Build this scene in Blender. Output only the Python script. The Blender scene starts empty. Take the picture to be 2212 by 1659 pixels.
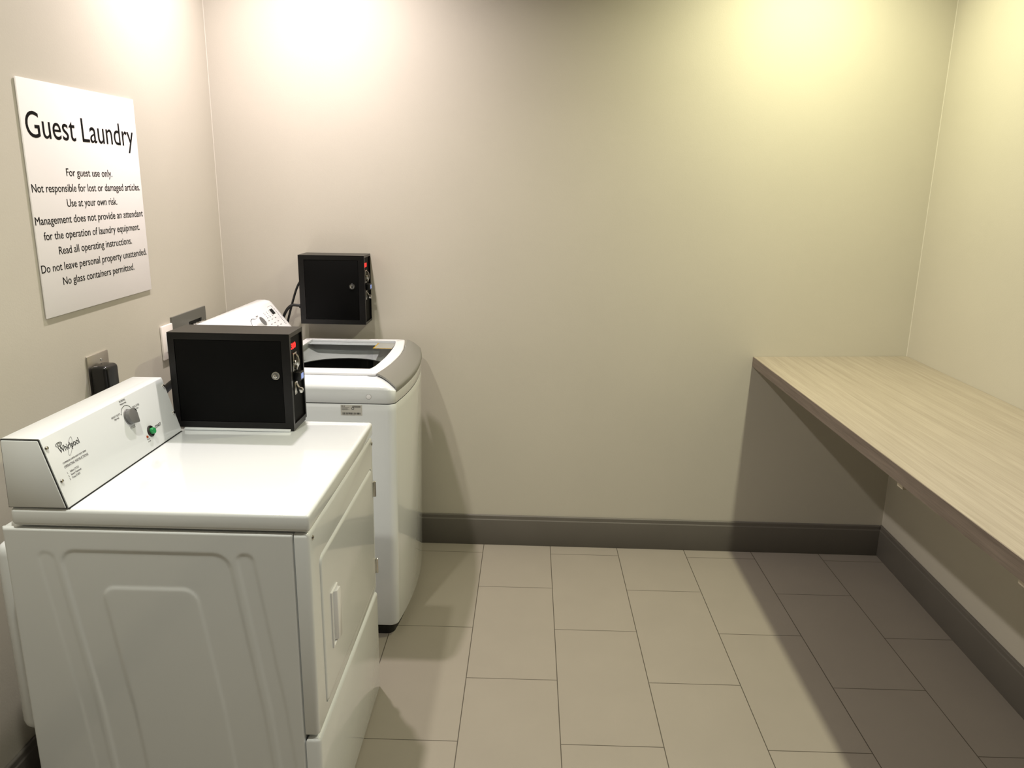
import bpy, bmesh, math, random
from mathutils import Vector, Matrix
random.seed(7)
S = bpy.context.scene
COL = S.collection

# ------------------------------------------------------------------ camera
IW, IH = 2212, 1659
FPX = 1650.2
PITCH, YAW, ROLL = 0.248726, -0.0206712, 0.01535005
CAM = Vector((0.186578, -2.872127, 1.601262))
cp, sp, cy, sy = math.cos(PITCH), math.sin(PITCH), math.cos(YAW), math.sin(YAW)
fwd = Vector((sy*cp, cy*cp, -sp)); r0 = Vector((cy, -sy, 0)); u0 = r0.cross(fwd)
rt = math.cos(ROLL)*r0 + math.sin(ROLL)*u0
up = -math.sin(ROLL)*r0 + math.cos(ROLL)*u0
cam = bpy.data.cameras.new('camera'); camo = bpy.data.objects.new('camera', cam)
cam.sensor_width = 36.0; cam.lens = FPX*36.0/IW; cam.clip_start = 0.02
camo.matrix_world = Matrix(((rt.x, up.x, -fwd.x, CAM.x), (rt.y, up.y, -fwd.y, CAM.y), (rt.z, up.z, -fwd.z, CAM.z), (0, 0, 0, 1)))
COL.objects.link(camo); S.camera = camo

# ------------------------------------------------------------------ world, lights, exposure
w = bpy.data.worlds.new('world'); S.world = w; w.use_nodes = True
w.node_tree.nodes['Background'].inputs[0].default_value = (0.9, 0.85, 0.75, 1)
w.node_tree.nodes['Background'].inputs[1].default_value = 0.0
S.view_settings.view_transform = 'Standard'; S.view_settings.look = 'None'
S.view_settings.gamma = 1.0; S.view_settings.use_curve_mapping = False
S.view_settings.exposure = 0.1
CEIL = 2.74
def downlight(x, y, power, color, spread=144):
    l = bpy.data.lights.new('downlight', 'AREA'); l.shape = 'DISK'; l.size = 0.07
    l.energy = power; l.color = color; l.spread = math.radians(spread)
    o = bpy.data.objects.new('downlight', l); o.location = (x, y, CEIL-0.012); COL.objects.link(o)
downlight(-0.66, -0.12, 22.5, (1.0, 0.89, 0.87))
downlight(1.22, -0.12, 18.8, (1.0, 0.97, 0.62))
downlight(-0.66, -1.70, 18, (1.0, 0.97, 0.82))
downlight(1.22, -1.70, 18, (1.0, 0.97, 0.82))

# ------------------------------------------------------------------ helpers
def lin(c):
    return tuple(((v/255)/12.92 if v/255 <= 0.04045 else ((v/255+0.055)/1.055)**2.4) for v in c)
def mat(name, rgb, rough=0.5, metal=0.0, coat=0.0, bump=0.0, bscale=300, var=0.0, vscale=6, emit=None, estr=0, spec=0.5):
    m = bpy.data.materials.new(name); m.use_nodes = True; nt = m.node_tree
    b = nt.nodes['Principled BSDF']; c = lin(rgb)
    b.inputs['Base Color'].default_value = (*c, 1); b.inputs['Roughness'].default_value = rough
    b.inputs['Metallic'].default_value = metal; b.inputs['Coat Weight'].default_value = coat
    b.inputs['Coat Roughness'].default_value = 0.04; b.inputs['Specular IOR Level'].default_value = spec
    tc = nt.nodes.new('ShaderNodeTexCoord')
    if var > 0:
        n = nt.nodes.new('ShaderNodeTexNoise'); n.inputs['Scale'].default_value = vscale; n.inputs['Detail'].default_value = 4
        nt.links.new(tc.outputs['Object'], n.inputs['Vector'])
        r = nt.nodes.new('ShaderNodeValToRGB'); e = r.color_ramp.elements
        e[0].position = 0.3; e[1].position = 0.7
        e[0].color = (*[v*(1-var) for v in c], 1); e[1].color = (*[min(1, v*(1+var)) for v in c], 1)
        nt.links.new(n.outputs['Fac'], r.inputs[0]); nt.links.new(r.outputs[0], b.inputs['Base Color'])
    if bump > 0:
        n2 = nt.nodes.new('ShaderNodeTexNoise'); n2.inputs['Scale'].default_value = bscale; n2.inputs['Detail'].default_value = 2
        nt.links.new(tc.outputs['Object'], n2.inputs['Vector'])
        bp = nt.nodes.new('ShaderNodeBump'); bp.inputs['Strength'].default_value = bump; bp.inputs['Distance'].default_value = 0.002
        nt.links.new(n2.outputs['Fac'], bp.inputs['Height']); nt.links.new(bp.outputs[0], b.inputs['Normal'])
    if emit:
        b.inputs['Emission Color'].default_value = (*lin(emit), 1); b.inputs['Emission Strength'].default_value = estr
    return m

def root_offset(o):
    v = Vector((0, 0, 0))
    while o is not None:
        v += o.location; o = o.parent
    return v
def build(name, bm, m, parent=None, smooth=True, angle=35):
    """link bm (world coordinates) as ONE mesh object"""
    me = bpy.data.meshes.new(name)
    bmesh.ops.recalc_face_normals(bm, faces=bm.faces[:])
    if parent is not None:
        bmesh.ops.translate(bm, verts=bm.verts[:], vec=-root_offset(parent))
    bm.to_mesh(me); bm.free()
    if smooth:
        me.polygons.foreach_set('use_smooth', [True]*len(me.polygons)); me.set_sharp_from_angle(angle=math.radians(angle))
    me.materials.append(m)
    o = bpy.data.objects.new(name, me); COL.objects.link(o)
    if parent is not None: o.parent = parent
    return o
def thing(name, label, cat, loc=(0, 0, 0), group=None):
    o = bpy.data.objects.new(name, None); o.empty_display_size = 0.05; o.location = loc; COL.objects.link(o)
    o['label'] = label; o['category'] = cat
    if group: o['group'] = group
    return o
def tag(o, label, cat, group=None):
    o['label'] = label; o['category'] = cat
    if group: o['group'] = group
    return o
def struct(o):
    o['kind'] = 'structure'; return o
def BM(): return bmesh.new()
def merge(bm, tmp):
    me = bpy.data.meshes.new('tmp'); tmp.to_mesh(me); tmp.free(); bm.from_mesh(me); bpy.data.meshes.remove(me)
def box(bm, lo, hi, bev=0.0, seg=2, edges=None):
    t = bmesh.new(); bmesh.ops.create_cube(t, size=1.0)
    for v in t.verts:
        v.co = Vector([lo[i] + (v.co[i]+0.5)*(hi[i]-lo[i]) for i in range(3)])
    if bev > 0:
        es = [e for e in t.edges if edges is None or edges(e)]
        bmesh.ops.bevel(t, geom=es, offset=bev, segments=seg, affect='EDGES', profile=0.5)
    merge(bm, t)
def prism(bm, poly, fn, a, b, bev=0.0, seg=2, edges=None):
    """poly: list of (p,q); fn(p,q,t) -> xyz; extruded from t=a to t=b"""
    t = bmesh.new()
    A = [t.verts.new(fn(p, q, a)) for p, q in poly]; B = [t.verts.new(fn(p, q, b)) for p, q in poly]
    n = len(poly)
    t.faces.new(A); t.faces.new(list(reversed(B)))
    for i in range(n): t.faces.new((A[i], B[i], B[(i+1) % n], A[(i+1) % n]))
    bmesh.ops.recalc_face_normals(t, faces=t.faces[:])
    if bev > 0:
        es = [e for e in t.edges if edges is None or edges(e)]
        bmesh.ops.bevel(t, geom=es, offset=bev, segments=seg, affect='EDGES', profile=0.5)
    merge(bm, t)
def loft(bm, loops, cap0=True, cap1=True, close=True):
    V = [[bm.verts.new(p) for p in L] for L in loops]
    n = len(V[0])
    for a, b in zip(V[:-1], V[1:]):
        for i in range(n if close else n-1):
            bm.faces.new((a[i], a[(i+1) % n], b[(i+1) % n], b[i]))
    if cap0: bm.faces.new(list(reversed(V[0])))
    if cap1: bm.faces.new(V[-1])
def frame_axes(d):
    d = Vector(d).normalized(); a = Vector((0, 0, 1)) if abs(d.z) < 0.9 else Vector((1, 0, 0))
    u = d.cross(a).normalized(); return d, u, d.cross(u).normalized()
def lathe(bm, base, axis, prof, n=32):
    """prof: list of (radius, height along axis)"""
    d, u, v = frame_axes(axis); base = Vector(base)
    loft(bm, [[base + d*h + (u*math.cos(2*math.pi*k/n) + v*math.sin(2*math.pi*k/n))*max(r, 1e-5) for k in range(n)] for r, h in prof])
def tube(bm, pts, r, n=12, sub=8):
    P = [Vector(p) for p in pts]; Q = []
    for i in range(len(P)-1):
        p0 = P[max(i-1, 0)]; p1 = P[i]; p2 = P[i+1]; p3 = P[min(i+2, len(P)-1)]
        for k in range(sub):
            t = k/sub
            Q.append(0.5*((2*p1) + (p2-p0)*t + (2*p0-5*p1+4*p2-p3)*t*t + (3*p1-p0-3*p2+p3)*t**3))
    Q.append(P[-1]); loops = []; u = None
    for i, q in enumerate(Q):
        d = (Q[min(i+1, len(Q)-1)] - Q[max(i-1, 0)]).normalized()
        if u is None: _, u, v = frame_axes(d)
        u = (u - d*u.dot(d)).normalized(); v = d.cross(u)
        loops.append([q + (u*math.cos(2*math.pi*k/n) + v*math.sin(2*math.pi*k/n))*r for k in range(n)])
    loft(bm, loops)
def ring(bm, c, ux, uy, rx, ry, wid, nrm, h=0.0004, a0=0, a1=2*math.pi, n=48):
    c, ux, uy, nrm = Vector(c), Vector(ux), Vector(uy), Vector(nrm)
    full = abs(a1-a0-2*math.pi) < 1e-6; loops = []
    for k in range(n + (0 if full else 1)):
        a = a0 + (a1-a0)*k/n; ca, sa = math.cos(a), math.sin(a)
        pi = c + ux*(rx-wid/2)*ca + uy*(ry-wid/2)*sa; po = c + ux*(rx+wid/2)*ca + uy*(ry+wid/2)*sa
        loops.append([pi, po, po+nrm*h, pi+nrm*h])
    if full:
        loops.append(loops[0]); loft(bm, loops, False, False); bmesh.ops.remove_doubles(bm, verts=bm.verts[:], dist=1e-7)
    else: loft(bm, loops)
_cap = {}
def text_bm(bm, s, p0, p1, upv, cap, h=0.0004, bold=0.0):
    """lettering whose baseline runs from p0 to p1 with capital height cap"""
    cu = bpy.data.curves.new('txt', 'FONT'); cu.body = s; cu.size = 1.0; cu.resolution_u = 5; cu.offset = bold
    o = bpy.data.objects.new('txt', cu); COL.objects.link(o)
    dg = bpy.context.evaluated_depsgraph_get(); me = bpy.data.meshes.new_from_object(o.evaluated_get(dg))
    bpy.data.objects.remove(o); bpy.data.curves.remove(cu)
    xs = [v.co.x for v in me.vertices]; x0, x1 = min(xs), max(xs)
    p0, p1, upv = Vector(p0), Vector(p1), Vector(upv).normalized()
    ux = (p1-p0).normalized(); upv = (upv - ux*upv.dot(ux)).normalized(); nrm = ux.cross(upv)
    sx = (p1-p0).length/(x1-x0); sy_ = cap/0.69
    t = bmesh.new(); t.from_mesh(me); bpy.data.meshes.remove(me)
    bmesh.ops.remove_doubles(t, verts=t.verts[:], dist=1e-5)
    for v in t.verts: v.co = p0 + ux*((v.co.x-x0)*sx) + upv*(v.co.y*sy_)
    r = bmesh.ops.extrude_face_region(t, geom=t.faces[:])
    bmesh.ops.translate(t, verts=[g for g in r['geom'] if isinstance(g, bmesh.types.BMVert)], vec=nrm*h)
    merge(bm, t)

# ------------------------------------------------------------------ materials
M = {}
M['wall'] = mat('painted_wall', (193, 188, 176), 0.62, bump=0.10, bscale=220, var=0.015, vscale=3, spec=0.3)
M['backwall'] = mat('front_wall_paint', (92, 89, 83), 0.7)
M['ceil'] = mat('ceiling_paint', (140, 138, 134), 0.8, bump=0.1, bscale=90)
M['base'] = mat('baseboard_grey', (98, 94, 88), 0.45, bump=0.05, bscale=60, var=0.04)
M['caulk'] = mat('corner_caulk', (204, 198, 187), 0.7)
M['enamel'] = mat('white_enamel', (222, 226, 230), 0.25, coat=1.0)
M['lidwhite'] = mat('white_gloss_plastic', (236, 236, 240), 0.25, coat=0.6)
M['silver'] = mat('silver_plastic', (128, 127, 121), 0.42, metal=0.25, bump=0.02, bscale=900)
M['chrome'] = mat('polished_chrome', (205, 203, 198), 0.16, metal=1.0)
M['steel'] = mat('stainless_plate', (196, 190, 180), 0.38, metal=1.0, bump=0.05, bscale=40)
M['greymetal'] = mat('grey_outlet_plate', (112, 112, 106), 0.5, metal=0.3)
M['black'] = mat('black_powder_coat', (15, 14, 14), 0.30, bump=0.03, bscale=900, spec=0.3)
M['blackdoor'] = mat('black_door_coat', (8, 8, 8), 0.55, bump=0.05, bscale=900, spec=0.08)
M['rubber'] = mat('black_rubber', (16, 16, 16), 0.45)
M['plug'] = mat('black_plug_vinyl', (14, 14, 14), 0.25)
M['void'] = mat('dark_recess', (8, 8, 8), 0.8)
M['basefoot'] = mat('black_toe_plastic', (14, 14, 14), 0.5)
M['tubgrey'] = mat('tub_cover_grey', (176, 178, 178), 0.35)
M['drum'] = mat('dark_drum', (16, 17, 18), 0.28)
M['knobgrey'] = mat('grey_knob_plastic', (104, 104, 104), 0.4)
M['signboard'] = mat('white_sign_board', (238, 234, 235), 0.5)
M['ink'] = mat('black_lettering', (7, 5, 8), 0.6, spec=0.1)
M['greyink'] = mat('grey_lettering', (124, 122, 126), 0.5)
M['green'] = mat('green_button_plastic', (38, 140, 78), 0.35)
M['amber'] = mat('amber_lens', (150, 62, 20), 0.3)
M['led'] = mat('red_led_digits', (255, 20, 20), 0.5, emit=(255, 34, 30), estr=3.0)
M['lcd'] = mat('blue_lcd_screen', (120, 145, 210), 0.3, emit=(125, 150, 225), estr=0.5)
M['label'] = mat('silver_rating_label', (190, 188, 182), 0.45)
M['yellow'] = mat('yellow_sticker_edge', (222, 178, 40), 0.5)
M['bracket'] = mat('painted_bracket', (186, 176, 160), 0.5)
M['white_plate'] = mat('white_plate_plastic', (240, 232, 228), 0.4)

def glass_mat():
    m = bpy.data.materials.new('lid_glass'); m.use_nodes = True; nt = m.node_tree; nt.nodes.clear()
    o = nt.nodes.new('ShaderNodeOutputMaterial'); mx = nt.nodes.new('ShaderNodeMixShader'); fr = nt.nodes.new('ShaderNodeFresnel')
    tr = nt.nodes.new('ShaderNodeBsdfTransparent'); gl = nt.nodes.new('ShaderNodeBsdfGlossy')
    fr.inputs['IOR'].default_value = 1.10; tr.inputs[0].default_value = (0.88, 0.89, 0.89, 1); gl.inputs['Roughness'].default_value = 0.03
    gg = nt.nodes.new('ShaderNodeNewGeometry'); ml = nt.nodes.new('ShaderNodeMath'); ml.operation = 'MULTIPLY'
    inv = nt.nodes.new('ShaderNodeMath'); inv.operation = 'SUBTRACT'; inv.inputs[0].default_value = 1.0
    nt.links.new(gg.outputs['Backfacing'], inv.inputs[1]); nt.links.new(inv.outputs[0], ml.inputs[0]); nt.links.new(fr.outputs[0], ml.inputs[1])
    nt.links.new(ml.outputs[0], mx.inputs[0]); nt.links.new(tr.outputs[0], mx.inputs[1]); nt.links.new(gl.outputs[0], mx.inputs[2])
    nt.links.new(mx.outputs[0], o.inputs[0]); return m
M['glass'] = glass_mat()

TP = 0.3078; TL = 2*TP
def tile_mat():
    m = bpy.data.materials.new('floor_tile'); m.use_nodes = True; nt = m.node_tree; b = nt.nodes['Principled BSDF']
    g = nt.nodes.new('ShaderNodeNewGeometry'); s = nt.nodes.new('ShaderNodeSeparateXYZ'); nt.links.new(g.outputs['Position'], s.inputs[0])
    a = nt.nodes.new('ShaderNodeMath'); a.operation = 'ADD'; a.inputs[1].default_value = TL/2 + 20*TL; nt.links.new(s.outputs['Y'], a.inputs[0])
    a2 = nt.nodes.new('ShaderNodeMath'); a2.operation = 'ADD'; a2.inputs[1].default_value = 20*TP; nt.links.new(s.outputs['X'], a2.inputs[0])
    c = nt.nodes.new('ShaderNodeCombineXYZ'); nt.links.new(a.outputs[0], c.inputs[0]); nt.links.new(a2.outputs[0], c.inputs[1])
    br = nt.nodes.new('ShaderNodeTexBrick'); br.offset = 0.5; br.offset_frequency = 2
    nt.links.new(c.outputs[0], br.inputs['Vector'])
    br.inputs['Scale'].default_value = 1; br.inputs['Mortar Size'].default_value = 0.0016; br.inputs['Mortar Smooth'].default_value = 0.15
    br.inputs['Brick Width'].default_value = TL; br.inputs['Row Height'].default_value = TP; br.inputs['Bias'].default_value = 0
    br.inputs['Color1'].default_value = (*lin((146, 139, 129)), 1); br.inputs['Color2'].default_value = (*lin((145, 138, 128)), 1)
    br.inputs['Mortar'].default_value = (*lin((78, 72, 64)), 1)
    n = nt.nodes.new('ShaderNodeTexNoise'); n.inputs['Scale'].default_value = 5; n.inputs['Detail'].default_value = 5
    nt.links.new(g.outputs['Position'], n.inputs['Vector'])
    mx = nt.nodes.new('ShaderNodeMix'); mx.data_type = 'RGBA'; mx.blend_type = 'MULTIPLY'; mx.inputs[0].default_value = 0.10
    nt.links.new(br.outputs['Color'], mx.inputs[6]); nt.links.new(n.outputs['Fac'], mx.inputs[7]); nt.links.new(mx.outputs[2], b.inputs['Base Color'])
    b.inputs['Roughness'].default_value = 0.42; b.inputs['Specular IOR Level'].default_value = 0.35
    n2 = nt.nodes.new('ShaderNodeTexNoise'); n2.inputs['Scale'].default_value = 500; nt.links.new(g.outputs['Position'], n2.inputs['Vector'])
    sub = nt.nodes.new('ShaderNodeMath'); sub.operation = 'MULTIPLY_ADD'; sub.inputs[1].default_value = -6.0
    nt.links.new(br.outputs['Fac'], sub.inputs[0]); nt.links.new(n2.outputs['Fac'], sub.inputs[2])
    bp = nt.nodes.new('ShaderNodeBump'); bp.inputs['Strength'].default_value = 0.12; bp.inputs['Distance'].default_value = 0.001
    nt.links.new(sub.outputs[0], bp.inputs['Height']); nt.links.new(bp.outputs[0], b.inputs['Normal'])
    return m
M['tile'] = tile_mat()

def wood_mat(name, dark, light, axis_scale):
    m = bpy.data.materials.new(name); m.use_nodes = True; nt = m.node_tree; b = nt.nodes['Principled BSDF']
    tc = nt.nodes.new('ShaderNodeTexCoord')
    mp = nt.nodes.new('ShaderNodeMapping'); mp.inputs['Scale'].default_value = axis_scale; nt.links.new(tc.outputs['Object'], mp.inputs[0])
    n = nt.nodes.new('ShaderNodeTexNoise'); n.inputs['Scale'].default_value = 1.0; n.inputs['Detail'].default_value = 8; n.inputs['Roughness'].default_value = 0.65; n.inputs['Distortion'].default_value = 0.6
    nt.links.new(mp.outputs[0], n.inputs['Vector'])
    mp2 = nt.nodes.new('ShaderNodeMapping'); mp2.inputs['Scale'].default_value = tuple(v*5 for v in axis_scale); nt.links.new(tc.outputs['Object'], mp2.inputs[0])
    n2 = nt.nodes.new('ShaderNodeTexNoise'); n2.inputs['Scale'].default_value = 1.0; n2.inputs['Detail'].default_value = 4
    nt.links.new(mp2.outputs[0], n2.inputs['Vector'])
    ad = nt.nodes.new('ShaderNodeMath'); ad.operation = 'MULTIPLY_ADD'; ad.inputs[1].default_value = 0.45
    nt.links.new(n2.outputs['Fac'], ad.inputs[0]); nt.links.new(n.outputs['Fac'], ad.inputs[2])
    r = nt.nodes.new('ShaderNodeValToRGB'); e = r.color_ramp.elements
    e[0].position = 0.52; e[0].color = (*lin(dark), 1); e[1].position = 0.92; e[1].color = (*lin(light), 1)
    nt.links.new(ad.outputs[0], r.inputs[0]); nt.links.new(r.outputs[0], b.inputs['Base Color'])
    b.inputs['Roughness'].default_value = 0.5; b.inputs['Specular IOR Level'].default_value = 0.35
    bp = nt.nodes.new('ShaderNodeBump'); bp.inputs['Strength'].default_value = 0.08; bp.inputs['Distance'].default_value = 0.001
    nt.links.new(ad.outputs[0], bp.inputs['Height']); nt.links.new(bp.outputs[0], b.inputs['Normal'])
    return m
M['wood'] = wood_mat('ash_laminate', (140, 130, 117), (160, 150, 137), (70, 1.6, 70))
M['woodedge'] = wood_mat('ash_laminate_edge', (104, 92, 84), (132, 120, 110), (40, 2.0, 60))

# ------------------------------------------------------------------ the room
def wbY(x, off=0.0):       # back wall face, slightly out of square as in the room
    return (0.38870 + 0.012 - off - 0.0086577*x)/0.99996
def wrX(y, off=0.0):       # right wall face
    return (1.79551 + 0.012 - off + 0.021616*y)/0.999766
XL = -1.134
YF = -3.7
xr0, yr0 = 1.8158, 0.3850
def slab(name, poly, z0, z1, m):
    b = BM(); prism(b, poly, lambda p, q, t: (p, q, t), z0, z1); return struct(build(name, b, m, smooth=False))
slab('floor', [(XL-0.2, YF-0.2), (2.1, YF-0.2), (2.1, 0.7), (XL-0.2, 0.7)], -0.1, 0.0, M['tile'])
slab('ceiling', [(XL-0.2, YF-0.2), (2.1, YF-0.2), (2.1, 0.7), (XL-0.2, 0.7)], CEIL, CEIL+0.1, M['ceil'])
slab('wall_back', [(XL-0.15, wbY(XL-0.15)), (2.05, wbY(2.05)), (2.05, 0.6), (XL-0.15, 0.6)], 0, CEIL, M['wall'])
slab('wall_left', [(XL-0.15, YF), (XL, YF), (XL, wbY(XL)), (XL-0.15, wbY(XL-0.15))], 0, CEIL, M['wall'])
slab('wall_right', [(wrX(YF), YF), (2.05, YF), (2.05, wbY(2.05)), (wrX(yr0), yr0)], 0, CEIL, M['wall'])
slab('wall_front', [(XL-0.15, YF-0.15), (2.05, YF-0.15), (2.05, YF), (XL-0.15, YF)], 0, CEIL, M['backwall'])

for nm, pts in (('trim_1', [(XL, wbY(XL)-0.002), (XL+0.002, wbY(XL)), (XL, wbY(XL))]), ('trim_2', [(wrX(yr0)-0.002, yr0), (wrX(yr0-0.002), yr0-0.002), (wrX(yr0), yr0)])):
    slab(nm, pts, 0.15, CEIL, M['caulk'])
BH = 0.146
bbprof = [(0.0, 0.0), (0.0135, 0.0), (0.0135, BH-0.022), (0.0105, BH-0.018), (0.0105, BH-0.004), (0.008, BH), (0.0, BH)]
def baseboard(name, a, b, n):
    a, b, n = Vector(a), Vector(b), Vector(n); d = b-a; bm = BM()
    prism(bm, bbprof, lambda p, q, t: a + d*t + n*p + Vector((0, 0, q)), 0, 1, bev=0.0015, edges=lambda e: abs((e.verts[0].co-e.verts[1].co).normalized().dot(d.normalized())) > .99)
    return struct(build(name, bm, M['base']))
baseboard('baseboard_back', (XL, wbY(XL), 0), (xr0-0.013, wbY(xr0), 0), (-0.0087, -1, 0))
baseboard('baseboard_right', (wrX(yr0), yr0, 0), (wrX(YF), YF, 0), (-1, 0.0216, 0))
baseboard('baseboard_left', (XL, YF, 0), (XL, wbY(XL)-0.014, 0), (1, 0, 0))

# ------------------------------------------------------------------ counter along the right wall
t = thing('folding_counter', 'long ash-grey wood-grain laminate counter fixed along the right wall', 'counter', (1.49, -0.85, 0.88))
CX0 = 1.163; CY1 = -2.05; CT = 0.043
def ctz(x): return 0.9165 + 0.026*(x-CX0)
def yb(x): return wbY(x)
bm = BM(); e = 0.001
prism(bm, [(CX0+e, CY1+e), (wrX(CY1)-e, CY1+e), (wrX(yr0)-e, yr0-e), (CX0+e, yb(CX0)-e)], lambda p, q, tt: (p, q, ctz(p)-0.0012*(1-tt)-CT*(1-tt)+ (0 if tt > .5 else 0)), 0, 1)
build('counter_top', bm, M['wood'], t, smooth=False)
bm = BM()
prism(bm, [(0, -CT), (0, -0.0008), (0.002, 0.0), (0.0018, 0.0)], lambda p, q, y: (CX0-0.001+p, y, ctz(CX0)+q), CY1, yb(CX0)-e)
build('edge_band', bm, M['woodedge'], t, smooth=False)
bm = BM()
box(bm, (CX0, CY1-0.001, ctz(CX0)-CT), (wrX(CY1)-e, CY1+0.0005, ctz(CX0)-0.001)); build('end_band', bm, M['woodedge'], t, smooth=False)
for k, (yy, lab) in enumerate(((-0.945, 'small beige support bracket under the counter, nearer the back wall'), (-1.47, 'beige support bracket under the counter, nearer the right photo edge'))):
    b = thing('support_bracket', lab, 'bracket', (wrX(yy)-0.002, yy, 0.86), 'brackets under the counter')
    bm = BM(); zt = ctz(1.18)-CT-0.0015; x1 = wrX(yy)-0.002
    prism(bm, [(1.182, zt), (x1, zt+0.012), (x1, zt-0.02), (1.182, zt-0.024)], lambda p, q, y: (p, y, q), yy-0.016, yy+0.016, bev=0.002); build('arm', bm, M['bracket'], b)
    bm = BM(); box(bm, (x1-0.022, yy-0.016, zt-0.40), (x1, yy+0.016, zt-0.022), 0.002); build('wall_leg', bm, M['bracket'], b)
    bm = BM(); prism(bm, [(x1-0.02, zt-0.34), (x1-0.02, zt-0.31), (1.32, zt-0.02), (1.29, zt-0.02)], lambda p, q, y: (p, y, q), yy-0.01, yy+0.01, bev=0.002); build('brace', bm, M['bracket'], b)

# ------------------------------------------------------------------ sign on the left wall
sg = thing('wall_sign', 'large white notice board with black lettering hung on the left wall', 'sign', (XL+0.012, -0.55, 1.556))
SX = -1.1275
SK = (SX-CAM.x)/(-1.122-CAM.x)
def sgp(p): return (CAM.y+(p[0]-CAM.y)*SK, CAM.z+(p[1]-CAM.z)*SK)
bm = BM()
cs = [(-0.846, 1.242), (-0.254, 1.249), (-0.252, 1.869), (-0.843, 1.862)]
prism(bm, [sgp(c) for c in cs], lambda p, q, x: (x, p, q), SX-0.0042, SX, bev=0.001); build('board', bm, M['signboard'], sg)
for yy in (-0.78, -0.32):
    for zz in (1.31, 1.80):
        bm = BM(); lathe(bm, (XL, yy, zz), (1, 0, 0), [(0.012, 0), (0.012, 0.0028)], 16); build('standoff', bm, M['greymetal'], sg)
U = (0, 0, 1)
def sline(bm, s, a, b, cap, bold=0.0): text_bm(bm, s, (SX, *sgp(a)), (SX, *sgp(b)), U, cap, 0.0005, bold)
bm = BM(); sline(bm, 'Guest Laundry', (-0.8275, 1.7163), (-0.2765, 1.7214), 0.0665); build('title_lettering', bm, M['ink'], sg, smooth=False)
for s, a, b in (('For guest use only.', (-0.6744, 1.6205), (-0.4327, 1.6221)), ('Not responsible for lost or damaged articles.', (-0.8376, 1.5761), (-0.2675, 1.5816)),
                ('Use at your own risk.', (-0.6887, 1.5366), (-0.4208, 1.5379)), ('Management does not provide an attendant', (-0.8423, 1.4914), (-0.265, 1.4966)),
                ('for the operation of laundry equipment.', (-0.8134, 1.4504), (-0.2957, 1.4537)), ('Read all operating instructions.', (-0.7546, 1.4086), (-0.3556, 1.4118)),
                ('Do not leave personal property unattended.', (-0.8431, 1.3646), (-0.2664, 1.3692)), ('No glass containers permitted.', (-0.7535, 1.3237), (-0.3582, 1.3272))):
    bm = BM(); sline(bm, s, a, b, 0.0215); build('lettering_line', bm, M['ink'], sg, smooth=False)

# ------------------------------------------------------------------ wall plates, plug
pl = thing('outlet_plate', 'square stainless steel outlet plate on the left wall behind the dryer', 'outlet', (XL, -0.617, 1.04))
bm = BM(); box(bm, (XL, -0.676, 0.982), (XL+0.006, -0.559, 1.099), 0.003); build('plate', bm, M['steel'], pl)
bm = BM(); lathe(bm, (XL+0.006, -0.602, 1.076), (1, 0, 0), [(0.005, 0), (0.0045, 0.0015), (0.0, 0.0022)], 14); build('screw', bm, M['chrome'], pl)
bm = BM(); lathe(bm, (XL+0.0055, -0.618, 1.03), (1, 0, 0), [(0.024, 0), (0.024, 0.001)], 28); build('receptacle', bm, M['void'], pl)
dp = thing('dryer_plug', 'bulky black dryer plug pushed into the stainless outlet plate', 'plug', (XL+0.008, -0.625, 1.0))
bm = BM(); box(bm, (XL+0.0075, -0.675, 0.955), (XL+0.060, -0.603, 1.070), 0.013, 4); build('plug_body', bm, M['plug'], dp)
bm = BM(); tube(bm, [(XL+0.035, -0.625, 0.97), (XL+0.036, -0.625, 0.92), (XL+0.045, -0.63, 0.82), (XL+0.055, -0.66, 0.68), (XL+0.06, -0.7, 0.5)], 0.011); build('cord', bm, M['rubber'], dp)

bx = thing('washer_outlet_box', 'wide grey metal hookup plate on the left wall behind the washer', 'outlet box', (XL, 0.03, 1.0))
bm = BM()
Y0, Y1, Z0, Z1 = -0.118, 0.180, 0.93, 1.127
oy0, oy1, oz0, oz1 = 0.02, 0.138, 0.96, 1.088
for lo, hi in (((Y0, oz1), (Y1, Z1)), ((Y0, Z0), (Y1, oz0)), ((Y0, oz0), (oy0, oz1)), ((oy1, oz0), (Y1, oz1))):
    box(bm, (XL, lo[0], lo[1]), (XL+0.007, hi[0], hi[1]))
build('plate', bm, M['greymetal'], bx, smooth=False)
bm = BM(); box(bm, (XL, oy0, oz0), (XL+0.002, oy1, oz1)); build('recess', bm, M['void'], bx)
for yy in (0.055, 0.105):
    bm = BM(); lathe(bm, (XL+0.002, yy, 1.066), (1, 0, 0), [(0.012, 0), (0.012, 0.02), (0.017, 0.021), (0.017, 0.03), (0.008, 0.033)], 20); build('valve', bm, M['chrome'], bx)
bm = BM(); lathe(bm, (XL+0.007, 0.158, 1.07), (1, 0, 0), [(0.004, 0), (0.0035, 0.0015), (0.0, 0.002)], 12); build('screw', bm, M['chrome'], bx)
wp = thing('cover_plate', 'white plastic outlet cover half hidden by the black box on the dryer', 'outlet cover', (XL, -0.165, 1.045))
bm = BM(); box(bm, (XL, -0.205, 0.983), (XL+0.009, -0.1185, 1.108), 0.004); build('plate', bm, M['white_plate'], wp)
bm = BM(); box(bm, (XL+0.0088, -0.181, 1.01), (XL+0.0105, -0.147, 1.08), 0.0005); build('receptacle', bm, M['lidwhite'], wp)

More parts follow.
